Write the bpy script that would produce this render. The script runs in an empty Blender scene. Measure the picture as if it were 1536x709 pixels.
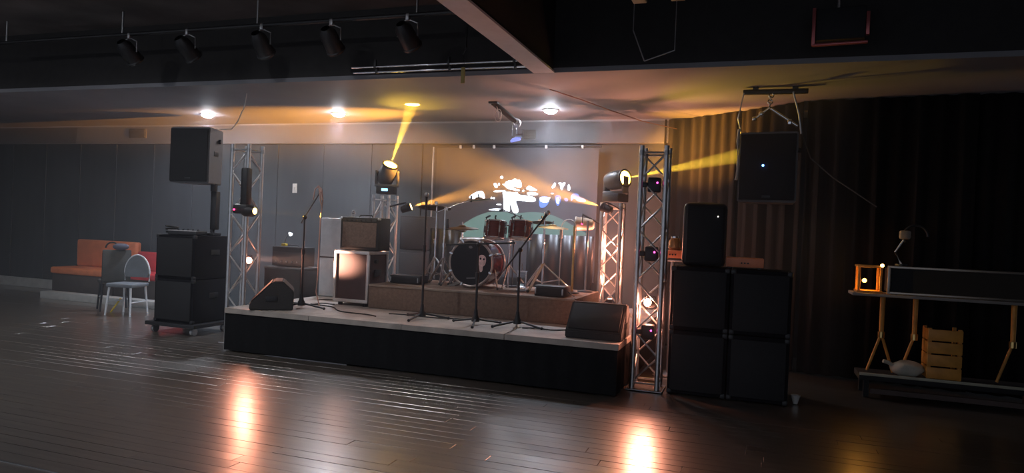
import bpy, bmesh, math, random
from mathutils import Vector, Matrix

# ------------------------------------------------------------------ camera, world, exposure
scene = bpy.context.scene
COL = scene.collection
YAW, PITCH, ROLL = math.radians(19.2), math.radians(-.52), math.radians(2.4)
fw = Vector((-math.sin(YAW)*math.cos(PITCH), math.cos(YAW)*math.cos(PITCH), math.sin(PITCH)))
r0 = Vector((math.cos(YAW), math.sin(YAW), 0)); u0 = r0.cross(fw)
rt = r0*math.cos(ROLL) + u0*math.sin(ROLL); up = u0*math.cos(ROLL) - r0*math.sin(ROLL)
cd = bpy.data.cameras.new('camera'); cam = bpy.data.objects.new('camera', cd); COL.objects.link(cam)
cd.sensor_width = 36; cd.lens = 1050/1536*36; cd.clip_end = 200
m = Matrix((rt, up, -fw)).transposed().to_4x4(); m.translation = (6.0, -7.04, 1.54)
cam.matrix_world = m
scene.camera = cam

w = bpy.data.worlds.new('hall_ambient'); scene.world = w; w.use_nodes = True
w.node_tree.nodes['Background'].inputs[0].default_value = (.74, .82, 1, 1)
w.node_tree.nodes['Background'].inputs[1].default_value = .30
vs = scene.view_settings
vs.view_transform = 'Standard'; vs.look = 'None'; vs.gamma = 1; vs.use_curve_mapping = False
vs.exposure = 0.55
HAZE_DENSITY = .022
P_DOWN, P_BEAM, P_FAN, P_UP = 110, 17000, 7200, 10

# ------------------------------------------------------------------ materials
MATS = {}
def mat(name, col=(.5, .5, .5), rough=.6, metal=0., var=.12, scale=8., bump=0., emit=None, es=0., stretch=(1, 1, 1), spec=.5, bscale=None):
    if name in MATS: return MATS[name]
    m = bpy.data.materials.new(name); m.use_nodes = True; nt = m.node_tree
    b = nt.nodes['Principled BSDF']
    b.inputs['Roughness'].default_value = rough; b.inputs['Metallic'].default_value = metal
    b.inputs['Specular IOR Level'].default_value = spec
    tc = nt.nodes.new('ShaderNodeTexCoord'); mp = nt.nodes.new('ShaderNodeMapping')
    mp.inputs['Scale'].default_value = stretch; nt.links.new(tc.outputs['Object'], mp.inputs[0])
    nz = nt.nodes.new('ShaderNodeTexNoise'); nz.inputs['Scale'].default_value = scale; nz.inputs['Detail'].default_value = 4
    nt.links.new(mp.outputs[0], nz.inputs['Vector'])
    rp = nt.nodes.new('ShaderNodeValToRGB')
    rp.color_ramp.elements[0].position = .3; rp.color_ramp.elements[1].position = .7
    rp.color_ramp.elements[0].color = (*[c*(1-var) for c in col], 1)
    rp.color_ramp.elements[1].color = (*[min(1, c*(1+var)) for c in col], 1)
    nt.links.new(nz.outputs['Fac'], rp.inputs[0]); nt.links.new(rp.outputs[0], b.inputs['Base Color'])
    if bump:
        n2 = nt.nodes.new('ShaderNodeTexNoise'); n2.inputs['Scale'].default_value = bscale or scale*4
        nt.links.new(mp.outputs[0], n2.inputs['Vector'])
        bp = nt.nodes.new('ShaderNodeBump'); bp.inputs['Strength'].default_value = bump; bp.inputs['Distance'].default_value = .01
        nt.links.new(n2.outputs['Fac'], bp.inputs['Height']); nt.links.new(bp.outputs[0], b.inputs['Normal'])
    if emit:
        b.inputs['Emission Color'].default_value = (*emit, 1); b.inputs['Emission Strength'].default_value = es
    MATS[name] = m
    return m

WOOD = mat('dark_floor_wood', (.085, .068, .052), .25, var=.55, scale=2.2, stretch=(.5, 9, 1), bump=.10, bscale=5)
_b = WOOD.node_tree.nodes['Principled BSDF']
_b.inputs['Coat Weight'].default_value = 1; _b.inputs['Coat IOR'].default_value = 3.2; _b.inputs['Coat Roughness'].default_value = .29
BLACK = mat('black_paint', (.012, .012, .014), .75)
BLKPLA = mat('black_plastic', (.018, .018, .020), .45)
GRILLE = mat('black_steel_grille', (.010, .010, .012), .7, 0., bump=.4, scale=90)
CARPET = mat('black_speaker_carpet', (.010, .010, .013), .95, bump=.5, scale=60, spec=.15)
SKIRT = mat('black_skirt_cloth', (.011, .011, .012), .9, bump=.3, scale=30, spec=.15)
DECK = mat('stage_deck_grey', (.36, .31, .27), .6, var=.2, scale=5, bump=.1)
RISER = mat('riser_brown_carpet', (.16, .105, .075), .9, var=.2, scale=30, bump=.3)
WALL = mat('dark_grey_wall', (.042, .047, .049), .8, var=.16, scale=1.6, stretch=(3, 1, .5), bump=.05)
FASC = mat('pale_grey_paint', (.34, .34, .36), .7, var=.06, scale=2)
SOFF = mat('grey_soffit_paint', (.23, .228, .245), .65, var=.08, scale=1.5)
CEIL = mat('black_ceiling', (.10, .088, .088), .85, var=.4, scale=1.2)
BEAMM = mat('grey_beam_paint', (.48, .49, .53), .7, var=.06)
ALU = mat('aluminium_truss', (.62, .61, .60), .32, .9, var=.08, scale=20)
CHROME = mat('chrome', (.75, .75, .77), .14, 1., var=.04)
STEEL = mat('dull_steel', (.45, .45, .46), .4, .9)
REDLAC = mat('red_lacquer', (.11, .012, .010), .16, var=.25, scale=14, stretch=(1, 1, 4))
DHEAD = mat('white_drum_head', (.65, .65, .64), .5)
BHEAD = mat('black_drum_head', (.006, .006, .008), .4, spec=.2)
BRASS = mat('cymbal_bronze', (.62, .42, .16), .28, 1., var=.15, scale=18)
DCYM = mat('dark_cymbal', (.20, .15, .10), .35, 1., var=.2, scale=18)
DRAPE = mat('black_drape', (.016, .014, .015), .55, bump=.1, scale=20)
BRDRAPE = mat('brown_black_drape', (.012, .010, .010), .9, bump=.1, scale=12, spec=.2)
SCREEN = mat('grey_projection_cloth', (.080, .077, .087), .85, var=.06, scale=3)
PALECAB = mat('pale_grey_cabinet', (.62, .62, .63), .6)
TOLEX = mat('black_tolex', (.02, .018, .017), .6, bump=.4, scale=70)
GRCLOTH = mat('brown_grille_cloth', (.20, .13, .095), .85, var=.2, scale=40)
CASEEDGE = mat('brushed_case_edge', (.66, .60, .57), .38, .7)
CASEBODY = mat('dark_case_laminate', (.06, .03, .028), .5)
ORANGE = mat('orange_paint', (.85, .27, .13), .5, var=.1)
ORSEAT = mat('orange_vinyl', (.72, .22, .09), .45, var=.1)
REDSEAT = mat('red_vinyl', (.62, .05, .06), .45)
CHAIRGR = mat('grey_chair_fabric', (.16, .175, .19), .8, var=.1)
DARKFAB = mat('dark_chair_fabric', (.06, .06, .055), .85)
WHITEMET = mat('white_metal', (.62, .64, .66), .4)
PALE = mat('pale_laminate', (.44, .43, .40), .6)
AMBER = mat('amber_wood', (.62, .28, .05), .5, var=.2)
WHITECL = mat('off_white_cloth', (.50, .48, .40), .9)
YEL = mat('yellow_paint', (.7, .5, .05), .5)
CABLEB = mat('black_cable', (.015, .015, .015), .6)
CABLEP = mat('pinkish_cable', (.50, .30, .24), .6)
CABLEW = mat('white_cable', (.6, .58, .55), .6)
SKULL = mat('pale_pink_print', (.80, .55, .52), .6, var=.25, scale=25)
VENT = mat('vent_metal', (.12, .105, .09), .6)
PLATE = mat('white_switch_plate', (.6, .6, .57), .5)
FOAMM = mat('black_foam', (.012, .012, .012), .95)
def lamp(name, col, s): return mat(name, (.05, .05, .05), .5, emit=col, es=s)
L_WHITE = lamp('downlight_glow', (.86, .90, 1), 240)
L_YEL = lamp('yellow_lens_glow', (1, .62, .10), 30)
L_ORG = lamp('orange_lens_glow', (1, .55, .16), 24)
L_PINK = lamp('warm_par_glow', (1, .34, .22), 20)
L_RED = lamp('red_led', (1, .04, .16), 5)
L_BLUE = lamp('blue_led', (.12, .30, 1), 6)
L_DISP = lamp('cyan_display', (.25, .6, 1), 2.2)

# ------------------------------------------------------------------ mesh helpers
class B:
    def __init__(s): s.bm = bmesh.new()
    def _x(s, verts, M):
        if M is not None: bmesh.ops.transform(s.bm, matrix=M, verts=verts)
    def box(s, c, d, M=None, bevel=0., seg=2):
        r = bmesh.ops.create_cube(s.bm, size=1); vs = r['verts']
        bmesh.ops.scale(s.bm, vec=d, verts=vs); bmesh.ops.translate(s.bm, vec=c, verts=vs)
        if bevel:
            es = list({e for v in vs for e in v.link_edges})
            rr = bmesh.ops.bevel(s.bm, geom=es, offset=bevel, segments=seg, affect='EDGES', profile=.5)
            vs = list({v for f in rr['faces'] for v in f.verts} | {v for v in vs if v.is_valid})
            # collect whole island
            st, seen = list(vs), set(vs)
            while st:
                v = st.pop()
                for e in v.link_edges:
                    o = e.other_vert(v)
                    if o not in seen: seen.add(o); st.append(o)
            vs = list(seen)
        s._x(vs, M); return s
    def prism(s, poly, a, b, M=None):
        """poly of (x, z), extruded along y from a to b"""
        v0 = [s.bm.verts.new((x, a, z)) for x, z in poly]; v1 = [s.bm.verts.new((x, b, z)) for x, z in poly]
        n = len(poly)
        s.bm.faces.new(v0); s.bm.faces.new(v1[::-1])
        for i in range(n): s.bm.faces.new((v0[i], v1[i], v1[(i+1) % n], v0[(i+1) % n]))
        s._x(v0+v1, M); return s
    def lathe(s, prof, n=24, M=None, cap=True):
        rings = []
        allv = []
        for r, z in prof:
            ring = [s.bm.verts.new((r*math.cos(2*math.pi*i/n), r*math.sin(2*math.pi*i/n), z)) for i in range(n)]
            rings.append(ring); allv += ring
        for a, b in zip(rings, rings[1:]):
            for i in range(n): s.bm.faces.new((a[i], a[(i+1) % n], b[(i+1) % n], b[i]))
        if cap:
            s.bm.faces.new(rings[0][::-1]); s.bm.faces.new(rings[-1])
        s._x(allv, M); return s
    def cyl(s, p0, p1, ra, rb=None, n=12):
        p0, p1 = Vector(p0), Vector(p1); rb = ra if rb is None else rb
        d = p1-p0
        M = Matrix.Translation(p0) @ d.to_track_quat('Z', 'Y').to_matrix().to_4x4()
        return s.lathe([(ra, 0), (rb, d.length)], n, M)
    def path(s, pts, r, n=7):
        pts = [Vector(p) for p in pts]; rings = []
        for i, p in enumerate(pts):
            t = (pts[min(i+1, len(pts)-1)]-pts[max(i-1, 0)])
            if t.length < 1e-6: t = Vector((0, 0, 1))
            q = t.to_track_quat('Z', 'Y')
            rings.append([s.bm.verts.new(p + q @ Vector((r*math.cos(2*math.pi*k/n), r*math.sin(2*math.pi*k/n), 0))) for k in range(n)])
        for a, b in zip(rings, rings[1:]):
            for i in range(n): s.bm.faces.new((a[i], a[(i+1) % n], b[(i+1) % n], b[i]))
        s.bm.faces.new(rings[0][::-1]); s.bm.faces.new(rings[-1]); return s
    def ball(s, c, r, sc=(1, 1, 1), M=None, n=14):
        v = bmesh.ops.create_uvsphere(s.bm, u_segments=n, v_segments=max(6, n*2//3), radius=r)['verts']
        bmesh.ops.scale(s.bm, vec=sc, verts=v); bmesh.ops.translate(s.bm, vec=c, verts=v); s._x(v, M); return s
    def torus(s, R, r, M=None, n=28, k=8, arc=1.):
        rings = []; allv = []
        cnt = n if arc >= 1 else n+1
        for i in range(cnt):
            a = 2*math.pi*arc*i/n
            ring = [s.bm.verts.new(((R+r*math.cos(2*math.pi*j/k))*math.cos(a), (R+r*math.cos(2*math.pi*j/k))*math.sin(a), r*math.sin(2*math.pi*j/k))) for j in range(k)]
            rings.append(ring); allv += ring
        for i in range(n if arc >= 1 else n):
            a, b = rings[i], rings[(i+1) % cnt]
            for j in range(k): s.bm.faces.new((a[j], a[(j+1) % k], b[(j+1) % k], b[j]))
        s._x(allv, M); return s
    def mesh(s, name, smooth=True):
        bmesh.ops.recalc_face_normals(s.bm, faces=s.bm.faces)
        me = bpy.data.meshes.new(name); s.bm.to_mesh(me); s.bm.free()
        if smooth:
            for p in me.polygons: p.use_smooth = True
            try: me.set_sharp_from_angle(angle=math.radians(35))
            except Exception: pass
        return me
    def done(s, name, material, parent=None, loc=None, rot=None):
        me = s.mesh(name); me.materials.append(material)
        return link(name, me, parent, loc, rot)

def link(name, me, parent=None, loc=None, rot=None):
    o = bpy.data.objects.new(name, me); COL.objects.link(o)
    if parent: o.parent = parent
    if loc: o.location = loc
    if rot: o.rotation_euler = rot
    return o
def tag(o, label, cat, group=None, kind=None):
    o['label'] = label; o['category'] = cat
    if group: o['group'] = group
    if kind: o['kind'] = kind
    return o
def thing(name, label, cat, loc=(0, 0, 0), rz=0., group=None):
    o = bpy.data.objects.new(name, None); COL.objects.link(o); o.empty_display_size = .1
    o.location = loc; o.rotation_euler = (0, 0, rz)
    return tag(o, label, cat, group)
def struct(o):
    o['kind'] = 'structure'; return o
def cp(src, parent=None, loc=None, rot=None):
    o = src.copy(); COL.objects.link(o)
    if parent: o.parent = parent
    if loc is not None: o.location = loc
    if rot is not None: o.rotation_euler = rot
    return o
def copy_tree(src, parent=None):
    o = src.copy(); COL.objects.link(o); o.parent = parent
    for ch in list(src.children): copy_tree(ch, o)
    return o
def light(kind, name, parent, loc, col, power, target=None, size=60, blend=.3, radius=.05):
    ld = bpy.data.lights.new(name, kind); ld.color = col; ld.energy = power
    if kind == 'SPOT': ld.spot_size = math.radians(size); ld.spot_blend = blend
    ld.shadow_soft_size = radius
    o = bpy.data.objects.new(name, ld); COL.objects.link(o)
    o.location = loc
    if target is not None: o.rotation_euler = (Vector(target)-Vector(loc)).to_track_quat('-Z', 'Y').to_euler()
    return o
def Rx(a): return Matrix.Rotation(a, 4, 'X')
def Ry(a): return Matrix.Rotation(a, 4, 'Y')
def Rz(a): return Matrix.Rotation(a, 4, 'Z')
def T(*v): return Matrix.Translation(v)
def axis(p, d): return Matrix.Translation(p) @ Vector(d).to_track_quat('Z', 'Y').to_matrix().to_4x4()
random.seed(7)

# ------------------------------------------------------------------ room shell
floor = struct(B().box((0, -2, -.106), (26, 22, .2)).done('floor', WOOD))
floor['label'] = 'glossy dark wooden dance floor boards in front of the stage'
PLW, PLL = .118, 2.36
pm = B().box((0, 0, -.006), (PLL, PLW, .012), bevel=.0015, seg=1).mesh('plank'); pm.materials.append(WOOD)
n = 0
for i in range(56):
    y = -3.95 + i*.12
    if y < -.5: xs = (-3.2, 9.4)
    elif y < 2.9: xs = (-6.6, -.1) if y > 1.2 else (-5.4, .1)
    else: break
    off = random.uniform(0, PLL)
    x = xs[0]-off
    while x < xs[1]:
        cx = x+PLL/2
        if n < 300 and cx-PLL/2 < xs[1]-.3 and cx+PLL/2 > xs[0]+.3:
            o = link('plank', pm, floor, (cx, y, random.uniform(-.0012, .0006)), (random.gauss(0, .006), random.gauss(0, .0004), 0)); n += 1
        x += PLL+.003

struct(B().box((0, 3.15, 2), (26, .2, 4.4)).done('wall_back', WALL))
struct(B().box((-9.0, -2, 2), (.2, 10.2, 4.4)).done('wall_left', WALL))
struct(B().box((9.3, -3.2, 2), (.2, 8.6, 4.4)).done('wall_right', WALL))
struct(B().box((0, -3, 4.1), (26, 12.4, .2)).done('ceiling', CEIL))
so = struct(B().box((.5, 1.53, 3.225), (21, 3.06, .05)).done('ceiling_soffit', SOFF))
so['label'] = 'low grey painted ceiling strip over the stage'
struct(B().box((.5, .02, 3.63), (21, .04, .76)).done('trim_1', mat('dark_ceiling_face', (.028, .026, .026), .85)))
tr = struct(B().box((-2.0, 3.03, 3.03), (14.04, .06, .34)).done('trim_2', FASC))
tr['label'] = 'pale painted band along the top of the back wall'
bm_ = struct(B().box((3.83, -3.0, 3.62), (.20, 5.98, .80)).done('beam', BLACK))
B().box((3.83, -3.0, 3.21), (.225, 5.98, .02)).done('underside_board', BEAMM, bm_)
bm_['label'] = 'grey painted ceiling beam running out over the dance floor'
struct(B().box((-6.0, 3.03, .09), (6, .04, .18)).done('baseboard_back', PALE))

def vent(x, z, wd, h, label):
    t = thing('wall_vent', label, 'vent', (x, 3.0, z))
    B().box((0, -.006, 0), (wd, .012, h), bevel=.003).done('frame', VENT, t)
    for k in range(5):
        B().box((0, -.017, -h*.36+k*h*.18), (wd*.86, .012, h*.08), Rx(0)).done('slat', VENT, t)
vent(-4.97, 3.05, .42, .17, 'brown slatted vent on pale wall band above the orange booth')
vent(2.72, 2.99, .19, .14, 'small dark vent on pale wall band behind the ceiling bracket')
sw = thing('switch_plate', 'small white wall plate on the dark grey wall behind boom stand', 'switch', (-1.48, 3.05, 2.1))
B().box((0, -.006, 0), (.09, .012, .16), bevel=.004).done('plate', PLATE, sw)
B().box((0, -.016, 0), (.02, .012, .04), bevel=.003).done('toggle', PLATE, sw)

# panel battens on the grey wall
bat = B().box((0, 0, 0), (.035, .02, 2.84)).mesh('batten'); bat.materials.append(WALL)
wb = bpy.data.objects['wall_back']
for k in range(11): link('batten', bat, wb, (-8.3+k*.92, 3.045, 1.43))

# pleated drapes
def pleats(poly, z0, z1, amp, wl, step=.03):
    """wavy cloth sheet along a plan polyline"""
    pts = []; s = 0
    for (ax, ay), (bx, by) in zip(poly, poly[1:]):
        L = math.hypot(bx-ax, by-ay); nx, ny = -(by-ay)/L, (bx-ax)/L
        k = max(2, int(L/step))
        for i in range(k):
            t = i/k; a = amp*(math.sin(2*math.pi*(s+t*L)/wl)+.45*math.sin(2*math.pi*(s+t*L)/(wl*2.3)+1))
            pts.append((ax+(bx-ax)*t+nx*a, ay+(by-ay)*t+ny*a))
        s += L
    b = B(); rows = []
    for z, f in ((z0, 1), ((z0+z1)/2, 1), (z1, 1)):
        rows.append([b.bm.verts.new((x, y, z)) for x, y in pts])
    for a, c in zip(rows, rows[1:]):
        for i in range(len(a)-1): b.bm.faces.new((a[i], a[i+1], c[i+1], c[i]))
    return b
def drape(name, poly, z0, z1, amp, wl, m, label, group=None):
    o = pleats(poly, z0, z1, amp, wl).done(name, m)
    sd = o.modifiers.new('thick', 'SOLIDIFY'); sd.thickness = .004
    return tag(o, label, 'curtain', group)
G = 'dark drapes closing off the wing'
drape('wing_drape', [(4.72, 2.98), (5.02, 2.96), (5.75, 2.42)], .02, 3.19, .022, .17, BRDRAPE, 'brown-black pleated drape meeting the end of the pale wall band', G)
drape('wing_drape', [(5.76, 2.41), (6.5, 1.84)], .02, 3.19, .024, .19, BRDRAPE, 'brown-black pleated drape behind the flown speaker', G)
drape('wing_drape', [(6.51, 1.83), (8.2, 1.56)], .02, 3.19, .026, .2, BRDRAPE, 'brown-black pleated drape behind the flight case table', G)
drape('wing_drape', [(8.12, 1.62), (9.15, 1.47)], .02, 3.19, .026, .2, BRDRAPE, 'black pleated drape beyond the flight case table', G)

# ------------------------------------------------------------------ stage and riser
SX0, SX1, SY0, SY1, SZ = .20, 4.82, -.45, 2.95, .5
st = thing('stage', 'low stage with pale deck and black cloth skirt', 'stage', ((SX0+SX1)/2, (SY0+SY1)/2, 0))
hx, hy = (SX1-SX0)/2, (SY1-SY0)/2
nx_, ny_ = 4, 3
for i in range(nx_):
    for j in range(ny_):
        dx, dy = 2*hx/nx_, 2*hy/ny_
        B().box((-hx+dx*(i+.5), -hy+dy*(j+.5), SZ-.03), (dx-.004, dy-.004, .06), bevel=.003, seg=1).done('deck_panel', DECK, st)
pleats([(-hx+.006, -hy+.012), (hx-.012, -hy+.012), (hx-.012, hy-.1)], .012, SZ-.035, .005, .22).done('skirt', SKIRT, st)
B().box((-hx+.02, 0, .23), (.03, 2*hy-.1, .44)).done('side_panel', SKIRT, st)
for i in (-.9, 0, .9):
    for j in (-.85, .85):
        B().cyl((hx*i, hy*j, 0), (hx*i, hy*j, SZ-.06), .025).done('leg', STEEL, st)

ri = thing('drum_riser', 'brown carpeted drum riser on the stage deck', 'riser', (2.80, 1.23, SZ))
B().box((0, 0, .15), (2.64, 1.26, .296), bevel=.012).done('carpet_top', RISER, ri)
B().box((0, -.635, .285), (2.64, .012, .026), bevel=.003).done('edge_trim', mat('riser_edge', (.22, .17, .13), .6), ri)
RZ_ = .80

# ------------------------------------------------------------------ trusses
_cyl_cache = {}
def rod(name, p0, p1, r, m, parent, n=8):
    p0, p1 = Vector(p0), Vector(p1); L = round((p1-p0).length, 4)
    key = (name, L, r, m.name)
    if key not in _cyl_cache:
        b = B().lathe([(r, 0), (r, L)], n); me = b.mesh(name); me.materials.append(m); _cyl_cache[key] = me
    o = link(name, _cyl_cache[key], parent, p0)
    o.rotation_euler = (p1-p0).to_track_quat('Z', 'Y').to_euler()
    return o
def truss(x, y, z, H, label, s=.245, rz=0.):
    t = thing('truss_tower', label, 'truss', (x, y, z), rz, 'aluminium box truss towers')
    h = s/2; cs = [(-h, -h), (h, -h), (h, h), (-h, h)]
    plate = B().box((0, 0, .006), (s+.12, s+.12, .012), bevel=.003, seg=1).done('base_plate', STEEL, t)
    for cx, cy in cs:
        c = rod('chord', (cx, cy, .012), (cx, cy, H), .025, ALU, t, 12)
        B().lathe([(.028, 0), (.028, .05), (.016, .06), (.016, .085)], 12).done('coupler', STEEL, c, (0, 0, H-.11))
    n = int(round((H-.16)/.245)); dz = (H-.16)/n
    for f in range(4):
        a, b = cs[f], cs[(f+1) % 4]
        for zz in (.07, H-.07): rod('crossbar', (*a, zz), (*b, zz), .011, ALU, t)
        for k in range(n):
            p, q = (a, b) if (k+f) % 2 == 0 else (b, a)
            rod('brace', (*p, .08+k*dz), (*q, .08+(k+1)*dz), .010, ALU, t)
    return t
truss(-.03, .12, 0, 2.46, 'tall silver truss tower beside the tall speaker stack and floor wedge')
truss(5.01, .12, 0, 2.44, 'tall silver truss tower standing on the floor at the stage corner with magenta lights')
truss(.90, 1.95, SZ, 1.47, 'short silver truss behind the guitar amp carrying a moving head')
truss(4.21, 2.10, SZ, 1.45, 'short silver truss behind the floor wedge, glowing orange')

# ------------------------------------------------------------------ lights fixtures
def moving_head(loc, aim, label, col, lens, rz=0., disp=True):
    """base box, yoke and a tilting head"""
    t = thing('moving_head', label, 'stage light', loc, rz, 'moving head lights on short trusses')
    aim = Vector(aim).normalized()
    aimL = Rz(-rz) @ aim
    B().box((0, 0, .055), (.27, .22, .11), bevel=.012).done('base', BLKPLA, t)
    if disp: B().box((-.01, -.112, .06), (.09, .006, .035)).done('display', L_DISP, t)
    y = B()
    for sx in (-1, 1): y.box((sx*.155, 0, .235), (.035, .11, .21), bevel=.012)
    y.box((0, 0, .125), (.345, .13, .035), bevel=.012)
    y.done('yoke', mat('yoke_grey', (.13, .13, .13), .45), t)
    C = Vector((0, 0, .29))
    M = axis(C, aimL)
    hd = B().lathe([(.075, -.15), (.105, -.13), (.122, -.05), (.125, .05), (.118, .13), (.105, .155)], 20, M).done('head', mat('head_grey', (.10, .10, .10), .4), t)
    B().lathe([(.118, .14), (.122, .165), (.100, .168), (.098, .150)], 20, M, cap=False).done('lens_ring', BLKPLA, hd)
    B().lathe([(.095, .157), (.06, .166), (.001, .169)], 20, M).done('lens', lens, hd)
    for sx in (-1, 1): B().cyl((sx*.11, 0, .29), (sx*.175, 0, .29), .03).done('tilt_knob', BLKPLA, t)
    return Vector(loc) + (Rz(rz) @ C) + aim*.18
YELC = (1., .60, .04)
hit = Vector((1.47, 1.57, 3.2)); hl = Vector((.93, 1.92, 1.982))
a = hit-(hl+Vector((0, 0, .29)))
p = moving_head(hl, a, 'moving head with blue display aiming a yellow beam at the soffit', YELC, L_YEL, .35)
light('SPOT', 'beam_light', None, p, YELC, P_BEAM, hit, 11, .15, .004)
light('SPOT', 'spill_light', None, p, YELC, 50, hit, 70, 1., .035)
hr = Vector((4.24, 2.06, 1.962)); tgt = Vector((5.80, 1.10, 2.47))
a = tgt-(hr+Vector((0, 0, .29)))
p = moving_head(hr, a, 'moving head aiming a yellow beam across at the flown speaker', YELC, L_YEL, -.5, False)
light('SPOT', 'beam_light', None, p, YELC, P_BEAM*1.5, tgt, 6.0, .15, .004)
light('SPOT', 'spill_light', None, p, YELC, 110, (6.5, .65, 3.75), 62, 1., .035)

def par(loc, aim, label, lens, group, led=None, cam_black=True, sc=1., bracket=None):
    t = thing('par_light', label, 'stage light', loc, 0, group)
    M = axis((0, 0, 0), aim) @ Matrix.Scale(sc, 4)
    body = B().lathe([(.04, -.14), (.066, -.12), (.075, -.02), (.078, .05), (.084, .06), (.084, .08), (.07, .082)], 18, M).done('can', BLKPLA, t)
    B().lathe([(.066, .0835), (.04, .088), (.001, .09)], 18, M).done('lens', lens, t)
    q = B()
    a_ = Vector(aim).normalized(); side = a_.cross(Vector((0, 0, 1)));
    if side.length < .01: side = Vector((1, 0, 0))
    side.normalize(); upv = side.cross(a_)
    for s_ in (-1, 1):
        q.cyl(side*s_*.088*sc, side*s_*.088*sc + upv*.11*sc, .006)
    q.cyl(side*-.088*sc+upv*.11*sc, side*.088*sc+upv*.11*sc, .006)
    q.done('yoke', BLKPLA, t)
    if bracket:
        B().cyl(upv*.11*sc, Vector(bracket)-Vector(loc), .012).done('clamp', BLKPLA, t)
    if led:
        B().ball(Vector(led), .011).done('indicator', L_RED, t)
    return t
G = 'small stage spotlights clamped to trusses'
FANC = (1., .40, .05)
# fan lights crossing in front of the screen
pl = (1.34, 1.80, 1.79)
par(pl, (1., .35, .42), 'small orange spotlight on the truss behind the guitar amp', L_ORG, G, led=None, sc=.7, bracket=(1.02, 1.84, 1.80))
light('SPOT', 'fan_light', None, Vector(pl)+Vector((1., .35, .42)).normalized()*.09, FANC, P_FAN, Vector(pl)+Vector((1., .24, .27)), 20, 1., .004)
pr = (4.16, 1.86, 1.87)
par(pr, (-1., .25, .36), 'small orange spotlight under the moving head on the glowing truss', L_ORG, G, led=None, sc=.7, bracket=(4.33, 1.98, 1.86))
light('SPOT', 'fan_light', None, Vector(pr)+Vector((-1., .25, .36)).normalized()*.09, FANC, P_FAN*1.4, Vector(pr)+Vector((-1., .10, .27)), 22, 1., .004)
# hanging fixture on the tall truss by the speaker stack
t = thing('wash_light', 'black stage light with red indicator hung on the truss by the speaker stack', 'stage light', (.10, -.06, 1.64))
B().box((.02, 0, .29), (.10, .10, .46), bevel=.02).done('arm', BLKPLA, t)
B().box((-.02, 0, .02), (.22, .13, .12), bevel=.03).done('body', BLKPLA, t)
hd = B().lathe([(.05, -.10), (.07, -.06), (.07, .05), (.05, .08)], 16, axis((.08, 0, .0), (1, 0, 0))).done('head', BLKPLA, t)
B().lathe([(.04, .081), (.02, .086), (.001, .087)], 14, axis((.08, 0, 0), (1, 0, 0))).done('lens', lamp('dim_yellow_lens', (1, .65, .18), 6), hd)
B().ball((-.09, -.07, .01), .011).done('indicator', L_RED, t)
B().box((-.05, .06, .06), (.05, .10, .06), bevel=.01).done('clamp', BLKPLA, t)
light('SPOT', 'thin_beam', None, (.28, -.06, 1.64), (1, .6, .1), 400, (1.6, .1, 1.6), 7, .3, .004)

# warm up-lights inside trusses
UPC = (1., .36, .22)
def uplight(loc, label, target, power, size=120, aim=(0, 0, 1)):
    t = par(loc, aim, label, L_PINK, 'warm lights tucked inside the trusses', sc=.62)
    light('SPOT', 'up_glow', None, Vector(loc)+Vector(aim).normalized()*.08, UPC, power*2, Vector(loc)+Vector(aim), size, .6, .03)
    return t
uplight((.02, .13, 1.02), 'warm light inside the tall truss by the speaker stack', None, P_UP*1.1, aim=(.8, -.5, .15))
light('SPOT', 'case_wash', None, (.16, .06, 1.06), (1, .52, .36), P_UP*70, (.94, .62, 1.03), 22, 1., .03)
uplight((.93, 1.93, 1.33), 'warm light inside the short truss behind the guitar amp', None, P_UP*1.6, aim=(.5, -.8, .1))
uplight((4.21, 2.09, .64), 'warm light at the foot of the glowing short truss', None, P_UP*9, size=95)
light('POINT', 'up_glow', None, (4.20, 2.07, 1.38), UPC, P_UP*3, radius=.03)
uplight((5.01, .13, .86), 'warm light inside the tall truss at the stage corner', None, P_UP*1.5, aim=(-.25, -.9, .15))
light('POINT', 'up_glow', None, (5.01, .13, .74), UPC, P_UP*1.0, radius=.03)
# side fixtures with magenta indicators on the corner truss
for z, lb in ((2.05, 'upper'), (1.36, 'middle'), (.58, 'lower')):
    t = thing('batten_light', '%s black clamp light with magenta indicator on the stage corner truss' % lb, 'stage light', (5.02, .04, z), 0, 'clamp lights on the corner truss')
    B().box((0, 0, 0), (.13, .10, .15), bevel=.02).done('housing', BLKPLA, t)
    B().box((-.11, -.03, 0), (.10, .05, .05), bevel=.01).done('clamp', BLKPLA, t)
    B().cyl((.0, .05, 0), (.0, .07, 0), .05).done('lens', BLKPLA, t)
    B().ball((.035, -.053, .02), .009).done('indicator', lamp('magenta_led', (1, .05, .42), 6), t)
t = par((3.83, 1.98, 1.66), (-1, -.25, .0), 'short spotlight with red indicator on an arm off the glowing truss', BLKPLA, G, led=(.02, -.09, .0), sc=1.15, bracket=(4.09, 1.98, 1.66))
t.children[0].data.materials[0] = mat('worn_tan_metal', (.42, .36, .30), .4, .5)

# downlights
G = 'round downlights in the soffit'
for x, y, lb in ((-2.43, 2.0, 'above the tall speaker stack'), (-.06, 2.12, 'between speaker stack and yellow ceiling spot'), (3.29, 2.12, 'beside the ceiling bracket')):
    t = thing('downlight', 'round white downlight in the soffit %s' % lb, 'light', (x, y, 3.2), 0, G)
    B().torus(.098, .010, T(0, 0, -.006)).done('rim', WHITEMET, t)
    B().lathe([(.09, -.002), (.082, -.03), (.05, -.048), (.001, -.054)], 24).done('lens', L_WHITE, t)
    light('SPOT', 'down_glow', None, (x, y, 3.13), (.64, .77, 1), P_DOWN*1.15, (x, y, 0), 112, .9, .06)

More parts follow.
